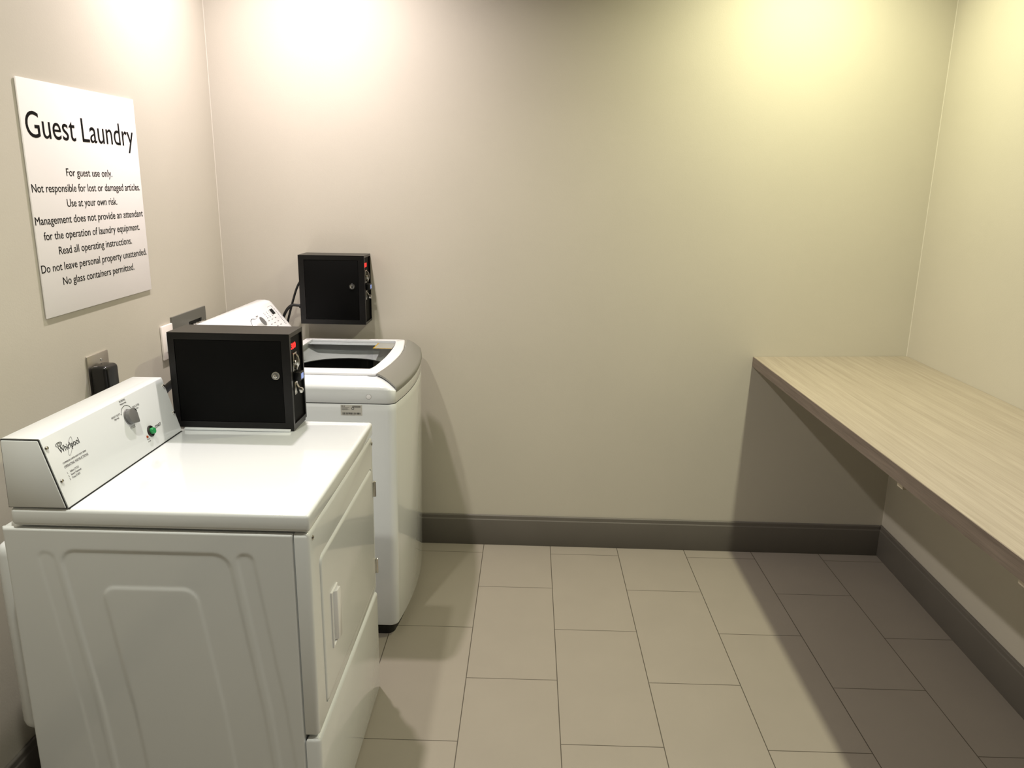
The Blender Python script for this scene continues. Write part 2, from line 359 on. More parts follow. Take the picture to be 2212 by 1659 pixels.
# ------------------------------------------------------------------ dryer
DX0, DX1, DY0, DY1, DZ = -0.9345, -0.2790, -1.3555, -0.6720, 0.915
d = thing('dryer', 'white front-loading clothes dryer with sloped control console, nearest the camera', 'dryer', ((DX0+DX1)/2, (DY0+DY1)/2, 0))
BX0 = -0.9595; SEAM = -0.3165
bm = BM(); box(bm, (BX0, DY0+0.006, 0.03), (SEAM, DY1-0.003, 0.8685), 0.004); build('cabinet', bm, M['enamel'], d)
# stamped near side panel: fine grid with stepped depth
def sstep(a, b, v):
    q = min(1, max(0, (v-a)/(b-a))); return q*q*(3-2*q)
def rrect(x, z, x0, x1, z1, r):          # signed distance, open at the bottom
    cx, hx = (x0+x1)/2, (x1-x0)/2
    qx = abs(x-cx)-hx+r; qz = (z-z1)+r
    return math.hypot(max(qx, 0), max(qz, 0)) + min(max(qx, qz), 0) - r
def rbox(x, z, x0, x1, z0, z1, r):
    cx, cz, hx, hz = (x0+x1)/2, (z0+z1)/2, (x1-x0)/2, (z1-z0)/2
    qx, qz = abs(x-cx)-hx+r, abs(z-cz)-hz+r
    return math.hypot(max(qx, 0), max(qz, 0)) + min(max(qx, qz), 0) - r
def depth(x, z):
    g = 0.135*max(0, 0.815-z) if z > 0.42 else 0.0533 + 0.09*(0.42-z)
    X = x-g; W = 0.005
    A = 1-sstep(-W, W, rrect(X, z, -0.838, -0.462, 0.816, 0.035))
    Bq = 1-sstep(-W, W, rrect(X, z, -0.765, -0.553, 0.729, 0.03))
    Cq = 1-sstep(-W, W, rrect(X, z, -0.4445, -0.4085, 0.8165, 0.016))
    Dq = 1-sstep(-W, W, rrect(X, z, -0.888, -0.853, 0.811, 0.016))
    return 0.0017*(A - Bq*A) + 0.0016*Cq + 0.0008*Dq
bm = BM(); NX, NZ = 200, 230; px0, px1, pz0, pz1 = BX0, SEAM, 0.03, 0.8685
G = []
for j in range(NZ+1):
    z = pz0 + (pz1-pz0)*j/NZ; row = []
    for i in range(NX+1):
        x = px0 + (px1-px0)*i/NX
        edge = min(x-px0, px1-x, pz1-z)
        rr = 0.004; roll = (rr - math.sqrt(max(0, rr*rr-(rr-min(edge, rr))**2)))
        row.append(bm.verts.new((x, DY0 + depth(x, z) + roll, z)))
    G.append(row)
for j in range(NZ):
    for i in range(NX): bm.faces.new((G[j][i], G[j][i+1], G[j+1][i+1], G[j+1][i]))
# close the panel's rim back to the cabinet
ringv = [G[0][i] for i in range(NX+1)] + [G[j][NX] for j in range(1, NZ+1)] + [G[NZ][i] for i in range(NX-1, -1, -1)] + [G[j][0] for j in range(NZ-1, 0, -1)]
back = [bm.verts.new((v.co.x, DY0+0.0095, v.co.z)) for v in ringv]
for i in range(len(ringv)):
    k = (i+1) % len(ringv); bm.faces.new((ringv[i], back[i], back[k], ringv[k]))
build('side_panel', bm, M['enamel'], d, angle=60)
bm = BM(); box(bm, (DX0, DY0-0.001, 0.8725), (DX1, DY1, DZ), 0.009, 4); build('top_panel', bm, M['enamel'], d)
bm = BM()
box(bm, (-1.033, DY0+0.05, 0.30), (BX0+0.002, DY1-0.05, 0.80), 0.03, 4); build('rear_cover', bm, M['enamel'], d)
# front: upper panel frame with the door opening, lower panel
FX0, FX1 = SEAM+0.0022, -0.2815
fz0, fz1 = 0.355, 0.8705; dy0, dy1, dz0, dz1 = -1.289, -0.700, 0.389, 0.781
bm = BM()
t2 = bmesh.new(); bmesh.ops.create_cube(t2, size=1)
for v in t2.verts: v.co = Vector((FX0+(v.co.x+.5)*(FX1-FX0), DY0+(v.co.y+.5)*(DY1-DY0), fz0+(v.co.z+.5)*(fz1-fz0)))
bmesh.ops.bevel(t2, geom=[e for e in t2.edges if any(v.co.x > FX1-1e-4 for v in e.verts) and not all(False for v in e.verts)], offset=0.011, segments=4, affect='EDGES', profile=0.5)
# inset the large front face to cut the door opening
ff = max((f for f in t2.faces if f.normal.x > 0.9), key=lambda f: f.calc_area())
def rrpts(y0, y1, z0, z1, r, n=6):
    out = []
    for (cy_, cz_, a0) in ((y1-r, z1-r, 0), (y0+r, z1-r, 90), (y0+r, z0+r, 180), (y1-r, z0+r, 270)):
        for k in range(n+1):
            a = math.radians(a0+90*k/n); out.append((cy_+r*math.cos(a), cz_+r*math.sin(a)))
    return out
corner = [v for v in ff.verts]; xs_ = FX1
t2.faces.remove(ff)
loop = rrpts(dy0, dy1, dz0, dz1, 0.022)
inner = [t2.verts.new((FX1, p, q)) for p, q in loop]; deep = [t2.verts.new((FX1-0.010, p, q)) for p, q in loop]
n = len(loop)
for i in range(n): t2.faces.new((inner[i], inner[(i+1) % n], deep[(i+1) % n], deep[i]))
t2.faces.new(deep)
def near(sgny, sgnz): return min(corner, key=lambda v: (v.co.y*-sgny + v.co.z*-sgnz))
C4 = [near(1, 1), near(-1, 1), near(-1, -1), near(1, -1)]; q7 = n//4
for k in range(4):
    seg_ = inner[k*q7:(k+1)*q7]
    for i in range(len(seg_)-1): t2.faces.new((C4[k], seg_[i+1], seg_[i]))
    a_, b_ = inner[(k+1)*q7-1], inner[((k+1)*q7) % n]
    t2.faces.new((C4[k], C4[(k+1) % 4], b_, a_))
merge(bm, t2); build('front_panel', bm, M['enamel'], d, angle=30)
bm = BM()
def rrloop(x, ins, r): return [(x, p, q) for p, q in rrpts(dy0+ins, dy1-ins, dz0+ins, dz1-ins, r)]
loft(bm, [rrloop(FX1-0.0095, 0.0022, 0.020), rrloop(FX1-0.004, 0.0022, 0.020), rrloop(FX1-0.0005, 0.003, 0.0195), rrloop(FX1+0.002, 0.005, 0.018), rrloop(FX1+0.0035, 0.0085, 0.016), rrloop(FX1+0.0038, 0.0115, 0.014)])
door = build('door', bm, M['enamel'], d, angle=40)
bm = BM(); hy0, hy1, hz0, hz1 = -1.222, -1.166, 0.503, 0.652; hx = FX1+0.0036
def hloop(x, i, j): return [(x, hy0+i, hz0+j), (x, hy1-i, hz0+j), (x, hy1-i, hz1-j), (x, hy0+i, hz1-j)]
hl = [hloop(hx-0.002, 0, 0), hloop(hx+0.0025, 0, 0), hloop(hx+0.004, 0.0015, 0.0015), hloop(hx+0.004, 0.0038, 0.0038), hloop(hx+0.0025, 0.005, 0.005), hloop(hx-0.002, 0.005, 0.005)]
loft(bm, hl+[hl[0]], False, False); bmesh.ops.remove_doubles(bm, verts=bm.verts[:], dist=1e-6)
prism(bm, [(hy0+0.022, 0.0), (hy0+0.028, 0.011), (hy1-0.003, 0.013), (hy1-0.003, 0.0)], lambda p, q, z: (hx-0.001+q, p, z), hz0+0.008, hz1-0.008, bev=0.002)
build('handle', bm, M['lidwhite'], door)
for zc in (0.704, 0.446):
    bm = BM(); yy = -0.688
    box(bm, (FX1-0.001, yy-0.004, zc-0.024), (FX1+0.0035, yy+0.012, zc+0.024), 0.001)
    lathe(bm, (FX1+0.005, yy+0.002, zc-0.024), (0, 0, 1), [(0.0045, 0), (0.0045, 0.048), (0.002, 0.050)], 14); build('hinge', bm, M['chrome'], d)
bm = BM(); box(bm, (FX0, DY0, 0.0), (FX1+0.002, DY1+0.002, 0.350), 0.011, 4, edges=lambda e: all(v.co.x > FX1 for v in e.verts) or (all(v.co.z > 0.34 for v in e.verts)))
build('lower_panel', bm, M['enamel'], d)
bm = BM(); box(bm, (BX0+0.03, DY0+0.03, 0.0), (SEAM-0.01, DY1-0.03, 0.04)); build('base_frame', bm, M['void'], d)
for yy in (DY0+0.026, DY1-0.014):
    bm = BM(); lathe(bm, (FX1-0.0005, yy, 0.850), (1, 0, 0), [(0.006, 0), (0.0058, 0.002), (0.004, 0.0032), (0.0, 0.0036)], 16); build('screw', bm, M['chrome'], d)
# console
KY0, KY1 = -1.353, -0.800
bm = BM()
prof = [(-0.9355, DZ+0.001), (-0.8035, DZ+0.001), (-0.8475, 1.0735), (-0.9315, 1.0735)]
prism(bm, prof, lambda p, q, y: (p, y, q), KY0, KY1, bev=0.003, seg=3, edges=lambda e: abs(e.verts[0].co.y-e.verts[1].co.y) > 0.1)
con = build('control_console', bm, M['enamel'], d)
bm = BM()
prism(bm, [(-0.9335, DZ+0.003), (-0.8085, DZ+0.003), (-0.8505, 1.0695), (-0.9295, 1.0695)], lambda p, q, y: (p, y, q), KY0-0.004, KY0+0.002, bev=0.0015)
build('end_cap', bm, M['enamel'], con)
bm = BM()
prism(bm, [(-0.9350, DZ+0.0015), (-0.8062, DZ+0.0015), (-0.8492, 1.0718), (-0.9310, 1.0718)], lambda p, q, y: (p, y, q), KY0-0.0018, KY0+0.001); build('end_gap_shade', bm, M['rubber'], con, smooth=False)  # black plate stands in for the shaded gap round the end cap
bm = BM()
box(bm, (-0.806, KY0, DZ), (-0.8018, KY1, DZ+0.0007)); build('seam_shade', bm, M['rubber'], con)  # thin black strip imitates the dark, shaded seam along the console foot
fn_n = Vector((0.158, 0, 0.044)).normalized(); fn_v = Vector((-0.044, 0, 0.158)).normalized()
F0 = Vector((-0.8035, 0, DZ+0.001))
def F(u, v, h=0.0): return F0 + Vector((0, u, 0)) + fn_v*v + fn_n*h
bm = BM()
text_bm(bm, 'Whirlpool', F(-1.3105, 0.1143), F(-1.2355, 0.1145), fn_v, 0.0140, 0.0004)
ring(bm, F(-1.3037, 0.1338), (0, 1, 0), fn_v, 0.0108, 0.0044, 0.0011, fn_n)
ring(bm, F(-1.3037, 0.1338), (0, 1, 0), fn_v, 0.0060, 0.0020, 0.0008, fn_n)
build('logo_lettering', bm, M['ink'], con, smooth=False)
bm = BM(); rx = (Vector((0, 0.62, 0)) + fn_v*0.78).normalized(); ry = fn_n.cross(rx)
ring(bm, F(-1.2706, 0.1186), rx, ry, 0.0225, 0.0062, 0.0007, fn_n); build('logo_swoosh', bm, M['greyink'], con, smooth=False)
def ctext(s, a, b, va, vb, c):
    bm = BM(); text_bm(bm, s, F(a, va), F(b, vb), fn_v, c); build('printed_line', bm, M['greyink'], con, smooth=False)
ctext('COMMERCIAL DRYER HEAVY DUTY SERIES', -1.3155, -1.2262, 0.0905, 0.0902, 0.0036)
ctext('OPERATING INSTRUCTIONS', -1.3156, -1.2241, 0.0805, 0.0798, 0.0058)
for s, v, a, b in (('Select CYCLE', 0.0668, -1.3035, -1.2709), ('Insert Payment', 0.0595, -1.3040, -1.2653), ('Press START', 0.0520, -1.3040, -1.2739)):
    ctext(s, a, b, v, v, 0.0046)
for s, v in (('1.', 0.0668), ('2.', 0.0595), ('3.', 0.0520)): ctext(s, -1.3140, -1.3110, v, v, 0.0046)
for s, a, b, v, c in (('NORMAL', -1.0344, -1.005, 0.1535, 0.0050), ('Medium Heat', -1.0349, -1.0053, 0.1467, 0.0040), ('DELICATES', -0.9892, -0.9547, 0.1252, 0.0050), ('Low Heat', -0.9817, -0.9629, 0.1188, 0.0040),
                      ('HEAVY DUTY', -1.090, -1.0484, 0.1257, 0.0050), ('High Heat', -1.0806, -1.0592, 0.1195, 0.0040), ('CYCLES', -1.0303, -1.0072, 0.0797, 0.0058), ('Push', -0.9785, -0.9657, 0.0315, 0.0035), ('to start', -0.9785, -0.9645, 0.0255, 0.0035)):
    ctext(s, a, b, v, v, c)
bm = BM(); text_bm(bm, 'START', F(-0.9225, 0.0470), F(-0.8889, 0.0480), fn_v, 0.0075, 0.0004, 0.01); build('start_lettering', bm, M['ink'], con, smooth=False)
bm = BM()
ring(bm, F(-1.0192, 0.1110), (0, 1, 0), fn_v, 0.0305, 0.0305, 0.0009, fn_n, a0=math.radians(28), a1=math.radians(152))
for a in (28, 152):
    lathe(bm, F(-1.0192+0.0305*math.cos(math.radians(a)), 0.1110+0.0305*math.sin(math.radians(a))), fn_n, [(0.0013, 0), (0.0013, 0.0005)], 10)
build('dial_arc', bm, M['ink'], con, smooth=False)
bm = BM(); kc = (-1.0192, 0.1110)
lathe(bm, F(*kc, 0), fn_n, [(0.0208, 0), (0.0208, 0.0015), (0.0200, 0.0025)], 40); knob = build('cycle_knob', bm, M['knobgrey'], con)
bm = BM()
dsh = [(0.0195*math.cos(a), 0.0195*math.sin(a)) for a in [math.radians(90+180*k/20) for k in range(21)]] + [(0.019, -0.0195), (0.0215, -0.0170), (0.0215, 0.006), (0.012, 0.0195)]
ca_, sa_ = math.cos(math.radians(-8)), math.sin(math.radians(-8))
dsh = [(p*ca_-q*sa_, p*sa_+q*ca_) for p, q in dsh]
prism(bm, dsh, lambda p, q, h: F(kc[0]+p, kc[1]+q, h), 0.0025, 0.0145, bev=0.0012); build('knob_cap', bm, M['knobgrey'], knob)
bm = BM(); prism(bm, [(0.014, 0.0140), (0.016, 0.0155), (0.021, 0.0085), (0.0195, 0.0065)], lambda p, q, h: F(kc[0]+p, kc[1]+q, h), 0.0142, 0.0148); build('knob_pointer', bm, M['ink'], knob)
bm = BM(); sc = (-0.9500, 0.0485)
lathe(bm, F(*sc, 0), fn_n, [(0.0155, 0), (0.0150, 0.003), (0.0125, 0.0042), (0.0125, 0.003)], 32); bz = build('start_button', bm, M['rubber'], con)
bm = BM(); lathe(bm, F(*sc, 0.002), fn_n, [(0.0085, 0), (0.0085, 0.0085), (0.0078, 0.0098), (0.0, 0.0100)], 28); build('button_cap', bm, M['green'], bz)
bm = BM(); lathe(bm, F(-0.9745, 0.0400, 0), fn_n, [(0.0036, 0), (0.0034, 0.0018), (0.0, 0.0026)], 18); build('indicator_lamp', bm, M['amber'], con)
for uv in ((-1.3448, 0.1391), (-1.3410, 0.0601), (-0.8085, 0.0585), (-0.8085, 0.1396)):
    bm = BM(); lathe(bm, F(*uv, 0), fn_n, [(0.0050, 0), (0.0048, 0.0018), (0.0036, 0.0034), (0.0, 0.0042)], 18); build('screw', bm, M['chrome'], con)

# ------------------------------------------------------------------ coin boxes
mp_ = thing('mounting_plate', 'thin white metal mounting strip between the dryer top and black box', 'plate', (-0.645, -0.72, DZ))
bm = BM(); box(bm, (-0.8012, -0.789, DZ+0.0008), (-0.4935, -0.658, DZ+0.0065), 0.0008); build('strip', bm, M['enamel'], mp_)

def coin_box(label, lo, hi, door, lock, rot, border, feet, cords):
    x0, y0, z0 = lo; x1, y1, z1 = hi
    r = thing('coin_box', label, 'coin box', ((x0+x1)/2, (y0+y1)/2, z0), 'black coin payment boxes')
    bm = BM()
    box(bm, (x0, y0+0.004, z0), (x1-0.006, y1, z1))
    dx0, dx1, dz0_, dz1_ = door
    for a, b in (((x0, dz1_), (x1-0.006, z1)), ((x0, z0), (x1-0.006, dz0_)), ((x0, dz0_), (dx0, dz1_)), ((dx1, dz0_), (x1-0.006, dz1_))):
        box(bm, (a[0], y0, a[1]), (b[0], y0+0.004, b[1]))
    q = border
    for a, b in (((y0, z0), (y0+q, z1)), ((y1-q*0.7, z0), (y1, z1)), ((y0+q, z0), (y1-q*0.7, z0+q)), ((y0+q, z1-q), (y1-q*0.7, z1))):
        box(bm, (x1-0.006, a[0], a[1]), (x1, b[0], b[1]))
    bmesh.ops.remove_doubles(bm, verts=bm.verts[:], dist=1e-5)
    if feet: box(bm, (x1-0.010, y0+0.001, DZ+0.0005), (x1-0.001, y1-0.01, z0))
    build('body', bm, M['black'], r, smooth=False)
    bm = BM(); box(bm, (dx0+0.0012, y0+0.0008, dz0_+0.0012), (dx1-0.0012, y0+0.0045, dz1_-0.0012), 0.0008); dr = build('door', bm, M['blackdoor'], r)
    bm = BM(); c = (lock[0], y0+0.001, lock[1])
    lathe(bm, c, (0, -1, 0), [(0.0125, 0), (0.0125, 0.002), (0.0115, 0.0035), (0.0092, 0.0035), (0.0090, 0.0015)], 36); lk = build('lock', bm, M['chrome'], dr)
    bm = BM(); lathe(bm, (c[0], c[1]-0.0012, c[2]), (0, -1, 0), [(0.0088, 0), (0.0088, 0.0006)], 30); build('lock_face', bm, M['knobgrey'], lk)
    bm = BM(); lathe(bm, (c[0]-0.001, c[1]-0.0014, c[2]-0.001), (0, -1, 0), [(0.0062, 0), (0.0060, 0.0030), (0.0036, 0.0032), (0.0034, 0.0012)], 26); build('key_cylinder', bm, M['chrome'], lk)
    xs = x1-0.006
    # payment panel on the right-hand side
    bm = BM(); box(bm, (xs-0.001, y0+q, z0+q), (xs+0.0005, y1-q*0.7, z1-q)); pn = build('payment_panel', bm, M['blackdoor'], r, smooth=False)
    X = xs+0.0005; Y = y0+0.031; T = z1
    bm = BM(); text_bm(bm, '300', (X, Y, T-0.0500), (X, Y+0.040, T-0.0500), (0, 0, 1), 0.0165, 0.0006, 0.012); build('red_display', bm, M['led'], pn, smooth=False)
    bm = BM(); box(bm, (X, Y+0.004, T-0.115), (X+0.003, Y+0.040, T-0.062), 0.001); ca = build('coin_acceptor', bm, M['chrome'], pn)
    bm = BM()
    prism(bm, [(0.0, -0.048), (0.006, -0.046), (0.011, -0.036), (0.012, -0.024), (0.010, -0.012), (0.005, -0.005), (0.0, -0.004)], lambda p, qz, y: (X+0.003+p, y, T-0.062+qz), Y+0.016, Y+0.0185, bev=0.0006)
    prism(bm, [(0.0, -0.048), (0.006, -0.046), (0.011, -0.036), (0.012, -0.024), (0.010, -0.012), (0.005, -0.005), (0.0, -0.004)], lambda p, qz, y: (X+0.003+p, y, T-0.062+qz), Y+0.0225, Y+0.025, bev=0.0006)
    build('coin_slot', bm, M['chrome'], ca)
    bm = BM(); lathe(bm, (X+0.003, Y+0.010, T-0.088), (1, 0, 0), [(0.0048, 0), (0.0048, 0.004), (0.003, 0.006), (0.0, 0.0065)], 18)
    lathe(bm, (X+0.003, Y+0.010, T-0.106), (1, 0, 0), [(0.0042, 0), (0.0042, 0.008), (0.0, 0.009)], 18); build('reject_button', bm, M['chrome'], ca)
    bm = BM(); lathe(bm, (X+0.003, Y+0.034, T-0.070), (1, 0, 0), [(0.0028, 0), (0.0022, 0.0016), (0.0, 0.002)], 12); build('screw', bm, M['chrome'], ca)
    bm = BM(); box(bm, (X, Y+0.010, T-0.145), (X+0.018, Y+0.046, T-0.120), 0.0012); lc = build('reader_window', bm, M['rubber'], pn)
    bm = BM(); box(bm, (X+0.0178, Y+0.021, T-0.141), (X+0.0186, Y+0.042, T-0.125)); build('blue_screen', bm, M['lcd'], lc)
    bm = BM(); box(bm, (X, Y+0.008, T-0.186), (X+0.0025, Y+0.036, T-0.148), 0.0008); cr = build('return_plate', bm, M['chrome'], pn)
    bm = BM()
    prism(bm, [(0.0, 0.0), (0.0, -0.030), (0.017, -0.030), (0.019, -0.022), (0.017, -0.015), (0.008, -0.013), (0.004, -0.006)], lambda p, qz, y: (X+0.0025+p, y, T-0.152+qz), Y+0.016, Y+0.028, bev=0.001); build('return_lever', bm, M['chrome'], cr)
    return r
coin_box('black steel coin payment box standing on top of the white dryer', (-0.830, -0.7815, 0.9222), (-0.4835, -0.6545, 1.2000), (-0.812, -0.508, 0.940, 1.180), (-0.5275, 1.080), 0, 0.012, True, None)
coin_box('black steel coin payment box mounted on the back wall above the washer', (-0.768, 0.278, 1.044), (-0.4945, wbY(-0.63)-0.003, 1.3300), (-0.745, -0.520, 1.063, 1.311), (-0.548, 1.203), 0, 0.009, False, None)

cd = thing('cord', 'thin black cord hanging straight down from the wall coin box side', 'cord', (-0.80, 0.35, 1.15), 'cords of the coin boxes')
bm = BM(); tube(bm, [(-0.7685, 0.35, 1.222), (-0.783, 0.35, 1.214), (-0.803, 0.35, 1.178), (-0.827, 0.352, 1.109), (-0.851, 0.354, 1.028), (-0.875, 0.356, 0.92), (-0.89, 0.36, 0.70)], 0.0048); build('cable', bm, M['rubber'], cd)
cd = thing('cord', 'thick black cord arching out of a ribbed bushing low on the wall box', 'cord', (-0.80, 0.335, 1.1), 'cords of the coin boxes')
bm = BM(); tube(bm, [(-0.7685, 0.337, 1.109), (-0.800, 0.337, 1.1125), (-0.823, 0.338, 1.111), (-0.846, 0.34, 1.090), (-0.864, 0.341, 1.052), (-0.880, 0.342, 0.98), (-0.89, 0.343, 0.80)], 0.0062); cb = build('cable', bm, M['rubber'], cd)
bm = BM(); lathe(bm, (-0.7685, 0.337, 1.109), (-1, 0, 0.03), [(0.0105, 0), (0.0105, 0.003), (0.0085, 0.004), (0.0085, 0.007), (0.0098, 0.008), (0.0098, 0.011), (0.008, 0.012), (0.008, 0.016), (0.009, 0.017), (0.009, 0.020), (0.0065, 0.022)], 18); build('bushing', bm, M['rubber'], cd)
cd = thing('cord', 'short black cord from the dryer coin box down behind the console', 'cord', (-0.86, -0.70, 1.02), 'cords of the coin boxes')
bm = BM(); tube(bm, [(-0.8305, -0.70, 1.045), (-0.850, -0.70, 1.040), (-0.876, -0.70, 1.022), (-0.905, -0.70, 0.995), (-0.953, -0.70, 0.960), (-0.990, -0.70, 0.940), (-1.05, -0.70, 0.935)], 0.011); build('cable', bm, M['rubber'], cd)

# ------------------------------------------------------------------ washer
WY0, WY1, WXB = -0.386, 0.302, -0.985
WC = Vector((-0.545, -0.02))
ws = thing('washer', 'white top-loading washing machine with glass lid in the back left corner', 'washing machine', (-0.62, -0.04, 0))
def xf(y, k=0.0): return -0.2345 - k - 0.28*(y+0.06)**2
def outline(ins=0.0, k=0.0, r=0.03, wy=0.0):
    """plan outline of the cabinet; front bows outward"""
    y0, y1, xb = WY0+ins+wy, WY1-ins-wy, WXB+ins
    P = []
    N = 24
    # near front corner rounded
    for i in range(N+1):
        y = y0+r + (y1-y0-2*r)*i/N; P.append((xf(y, k)-ins, y))
    for i in range(1, 7):
        a = math.radians(90*i/6); P.append((xf(y1-r, k)-ins-r+r*math.cos(a), y1-r+r*math.sin(a)))
    rb = 0.012
    for i in range(5):
        a = math.radians(90+90*i/4); P.append((xb+rb+rb*math.cos(a), y1-rb+rb*math.sin(a)))
    for i in range(5):
        a = math.radians(180+90*i/4); P.append((xb+rb+rb*math.cos(a), y0+rb+rb*math.sin(a)))
    for i in range(6):
        a = math.radians(270+90*i/6); P.append((xf(y0+r, k)-ins-r+r*math.cos(a), y0+r+r*math.sin(a)))
    return P
def bypolar(poly, N=288):
    """resample a star-shaped polygon by angle about WC"""
    out = []
    for i in range(N):
        a = 2*math.pi*i/N; dx, dy = math.cos(a), math.sin(a); best = None
        for (ax, ay), (bx_, by_) in zip(poly, poly[1:]+poly[:1]):
            ex, ey = bx_-ax, by_-ay; den = dx*ey-dy*ex
            if abs(den) < 1e-12: continue
            tt = ((ax-WC.x)*ey-(ay-WC.y)*ex)/den; s = ((ax-WC.x)*dy-(ay-WC.y)*dx)/den
            if tt > 0 and -1e-6 <= s <= 1+1e-6 and (best is None or tt > best): best = tt
        out.append((WC.x+dx*best, WC.y+dy*best))
    return out
def handle_z(x, y):       # height of the sloping silver handle surface
    xi = -0.336 + 0.027*(1-((y-0.01)/0.31)**2) if abs(y-0.01) < 0.31 else -0.336
    s = min(1.3, max(0, (x-xi)/max(0.02, (xf(y)-xi)))); return 0.9765 - 0.034*s**1.7
bm = BM()
loft(bm, [[(x, y, z) for x, y in outline(i, k)] for i, k, z in ((0.012, 0.008, 0.045), (0.003, 0.008, 0.047), (0.0, 0.008, 0.056), (0.0, 0.004, 0.45), (0.0, 0.0, 0.86), (0.0, 0.0, 0.884), (0.002, 0.0, 0.8875))], cap1=False)
build('cabinet', bm, M['enamel'], ws, angle=50)
bm = BM(); loft(bm, [[(x, y, z) for x, y in outline(0.022, 0.010)] for z in (0.0, 0.046)]); build('toe_base', bm, M['basefoot'], ws)
win = [(-0.727, -0.243), (-0.371, -0.243), (-0.362, -0.20), (-0.357, -0.14), (-0.3525, -0.05), (-0.352, 0.038), (-0.3535, 0.12), (-0.357, 0.188), (-0.363, 0.24), (-0.370, 0.279), (-0.727, 0.279)]
WCo = WC
def scalep(poly, d):
    c = (-0.545, 0.018); return [(c[0]+(p-c[0])*(1+d/0.19), c[1]+(q-c[1])*(1+d/0.26)) for p, q in poly]
op = bypolar(scalep(win, 0.004))
def cover(ins, z):
    out = []
    for x, y in bypolar(outline(ins)):
        zz = z
        if x > -0.36: zz = min(z, handle_z(x, y)-0.011)
        out.append((x, y, zz))
    return out
bm = BM()
loft(bm, [cover(0.002, 0.8900), cover(0.0, 0.8925), cover(0.0, 0.935), cover(0.002, 0.944), cover(0.007, 0.9525), cover(0.015, 0.9575), cover(0.030, 0.9615), cover(0.055, 0.9655), cover(0.075, 0.9675),
          [(x, y, 0.9675) for x, y in op], [(x, y, 0.955) for x, y in op]], cap0=False, cap1=False)
build('top_cover', bm, M['enamel'], ws, angle=50)
bm = BM(); cxy = (-0.545, 0.018); R = 0.190
def circ(r, z, c=cxy): return [(c[0]+r*math.cos(2*math.pi*i/288), c[1]+r*math.sin(2*math.pi*i/288), z) for i in range(288)]
def mixl(A, B, f): return [tuple(a*(1-f)+b*f for a, b in zip(p, q)) for p, q in zip(A, B)]
topo = [(x, y, 0.956) for x, y in op]
loft(bm, [topo, [(x, y, 0.950) for x, y in bypolar(scalep(win, 0.0))], mixl([(x, y, 0.935) for x, y in op], circ(R, 0.921), 0.5), circ(R+0.006, 0.920), circ(R, 0.916), circ(R+0.003, 0.912)], cap0=False, cap1=False)
build('tub_cover', bm, M['tubgrey'], ws, angle=40)
bm = BM(); loft(bm, [circ(R+0.002, 0.9125), circ(R+0.014, 0.908), circ(R+0.016, 0.80), circ(R+0.014, 0.796), circ(R+0.016, 0.792), circ(R+0.016, 0.55)], cap0=False, cap1=True)
build('drum', bm, M['drum'], ws, angle=40)
# lid frame and pane
lid_o = [(-0.757, -0.304), (-0.34, -0.304), (-0.335, -0.283), (-0.324, -0.21), (-0.316, -0.137), (-0.311, -0.05), (-0.309, 0.031), (-0.313, 0.12), (-0.323, 0.204), (-0.330, 0.26), (-0.338, 0.312), (-0.757, 0.306)]
lo_, li_ = bypolar(lid_o), bypolar(win)
lo2 = bypolar([(p-0.0025*(1 if p > -0.6 else -1), q*0.992) for p, q in lid_o]); li2 = bypolar(scalep(win, -0.0015))
bm = BM()
Ls = [[(x, y, 0.9685) for x, y in lo_], [(x, y, 0.9755) for x, y in lo_], [(x, y, 0.978) for x, y in lo2], [(x, y, 0.978) for x, y in li2], [(x, y, 0.9765) for x, y in li_], [(x, y, 0.9685) for x, y in li_]]
loft(bm, Ls+[Ls[0]], False, False); bmesh.ops.remove_doubles(bm, verts=bm.verts[:], dist=1e-6)
lid = build('lid', bm, M['lidwhite'], ws, angle=40)
bm = BM(); loft(bm, [[(x, y, z) for x, y in li_] for z in (0.9715, 0.9745)]); build('glass_pane', bm, M['glass'], lid)
bm = BM(); box(bm, (-0.437, 0.150, 0.9692), (-0.366, 0.262, 0.9705)); st = build('warning_sticker', bm, M['label'], lid, smooth=False)
bm = BM(); box(bm, (-0.437, 0.150, 0.9706), (-0.366, 0.156, 0.9712)); box(bm, (-0.442, 0.150, 0.9692), (-0.437, 0.262, 0.9712)); build('sticker_edge', bm, M['yellow'], st, smooth=False)
# silver handle strip in front of the lid
rows = []
NS, NYh = 12, 40
lidx = lambda y: (-0.3075 - 0.29*(y-0.02)**2)
for s_i in range(NS+1):
    s = s_i/NS; row = []
    for j in range(NYh+1):
        ya, yb_ = -0.306-0.056*s, 0.314-0.004*s
        y = ya + (yb_-ya)*j/NYh; xi = lidx(y)+0.0015; x = xi + (xf(y)+0.001-xi)*s
        row.append((x, y, 0.9775 - 0.034*s**1.7))
    rows.append(row)
rows.append([(x+0.002, y, z-0.008) for x, y, z in rows[-1]])
rows.append([(x-0.004, y, z-0.013) for x, y, z in rows[-1]])
bm = BM()
V = [[bm.verts.new(p) for p in r_] for r_ in rows]; Wv = [[bm.verts.new((p[0]-(0.004 if i >= NS else 0), p[1], p[2]-0.007)) for p in r_] for i, r_ in enumerate(rows)]
nr_, nc = len(rows), NYh+1
for i in range(nr_-1):
    for j in range(nc-1):
        bm.faces.new((V[i][j], V[i][j+1], V[i+1][j+1], V[i+1][j])); bm.faces.new((Wv[i][j], Wv[i+1][j], Wv[i+1][j+1], Wv[i][j+1]))
for i in range(nr_-1):
    bm.faces.new((V[i][0], V[i+1][0], Wv[i+1][0], Wv[i][0])); bm.faces.new((V[i][-1], Wv[i][-1], Wv[i+1][-1], V[i+1][-1]))
for j in range(nc-1):
    bm.faces.new((V[0][j], Wv[0][j], Wv[0][j+1], V[0][j+1])); bm.faces.new((V[-1][j], V[-1][j+1], Wv[-1][j+1], Wv[-1][j]))
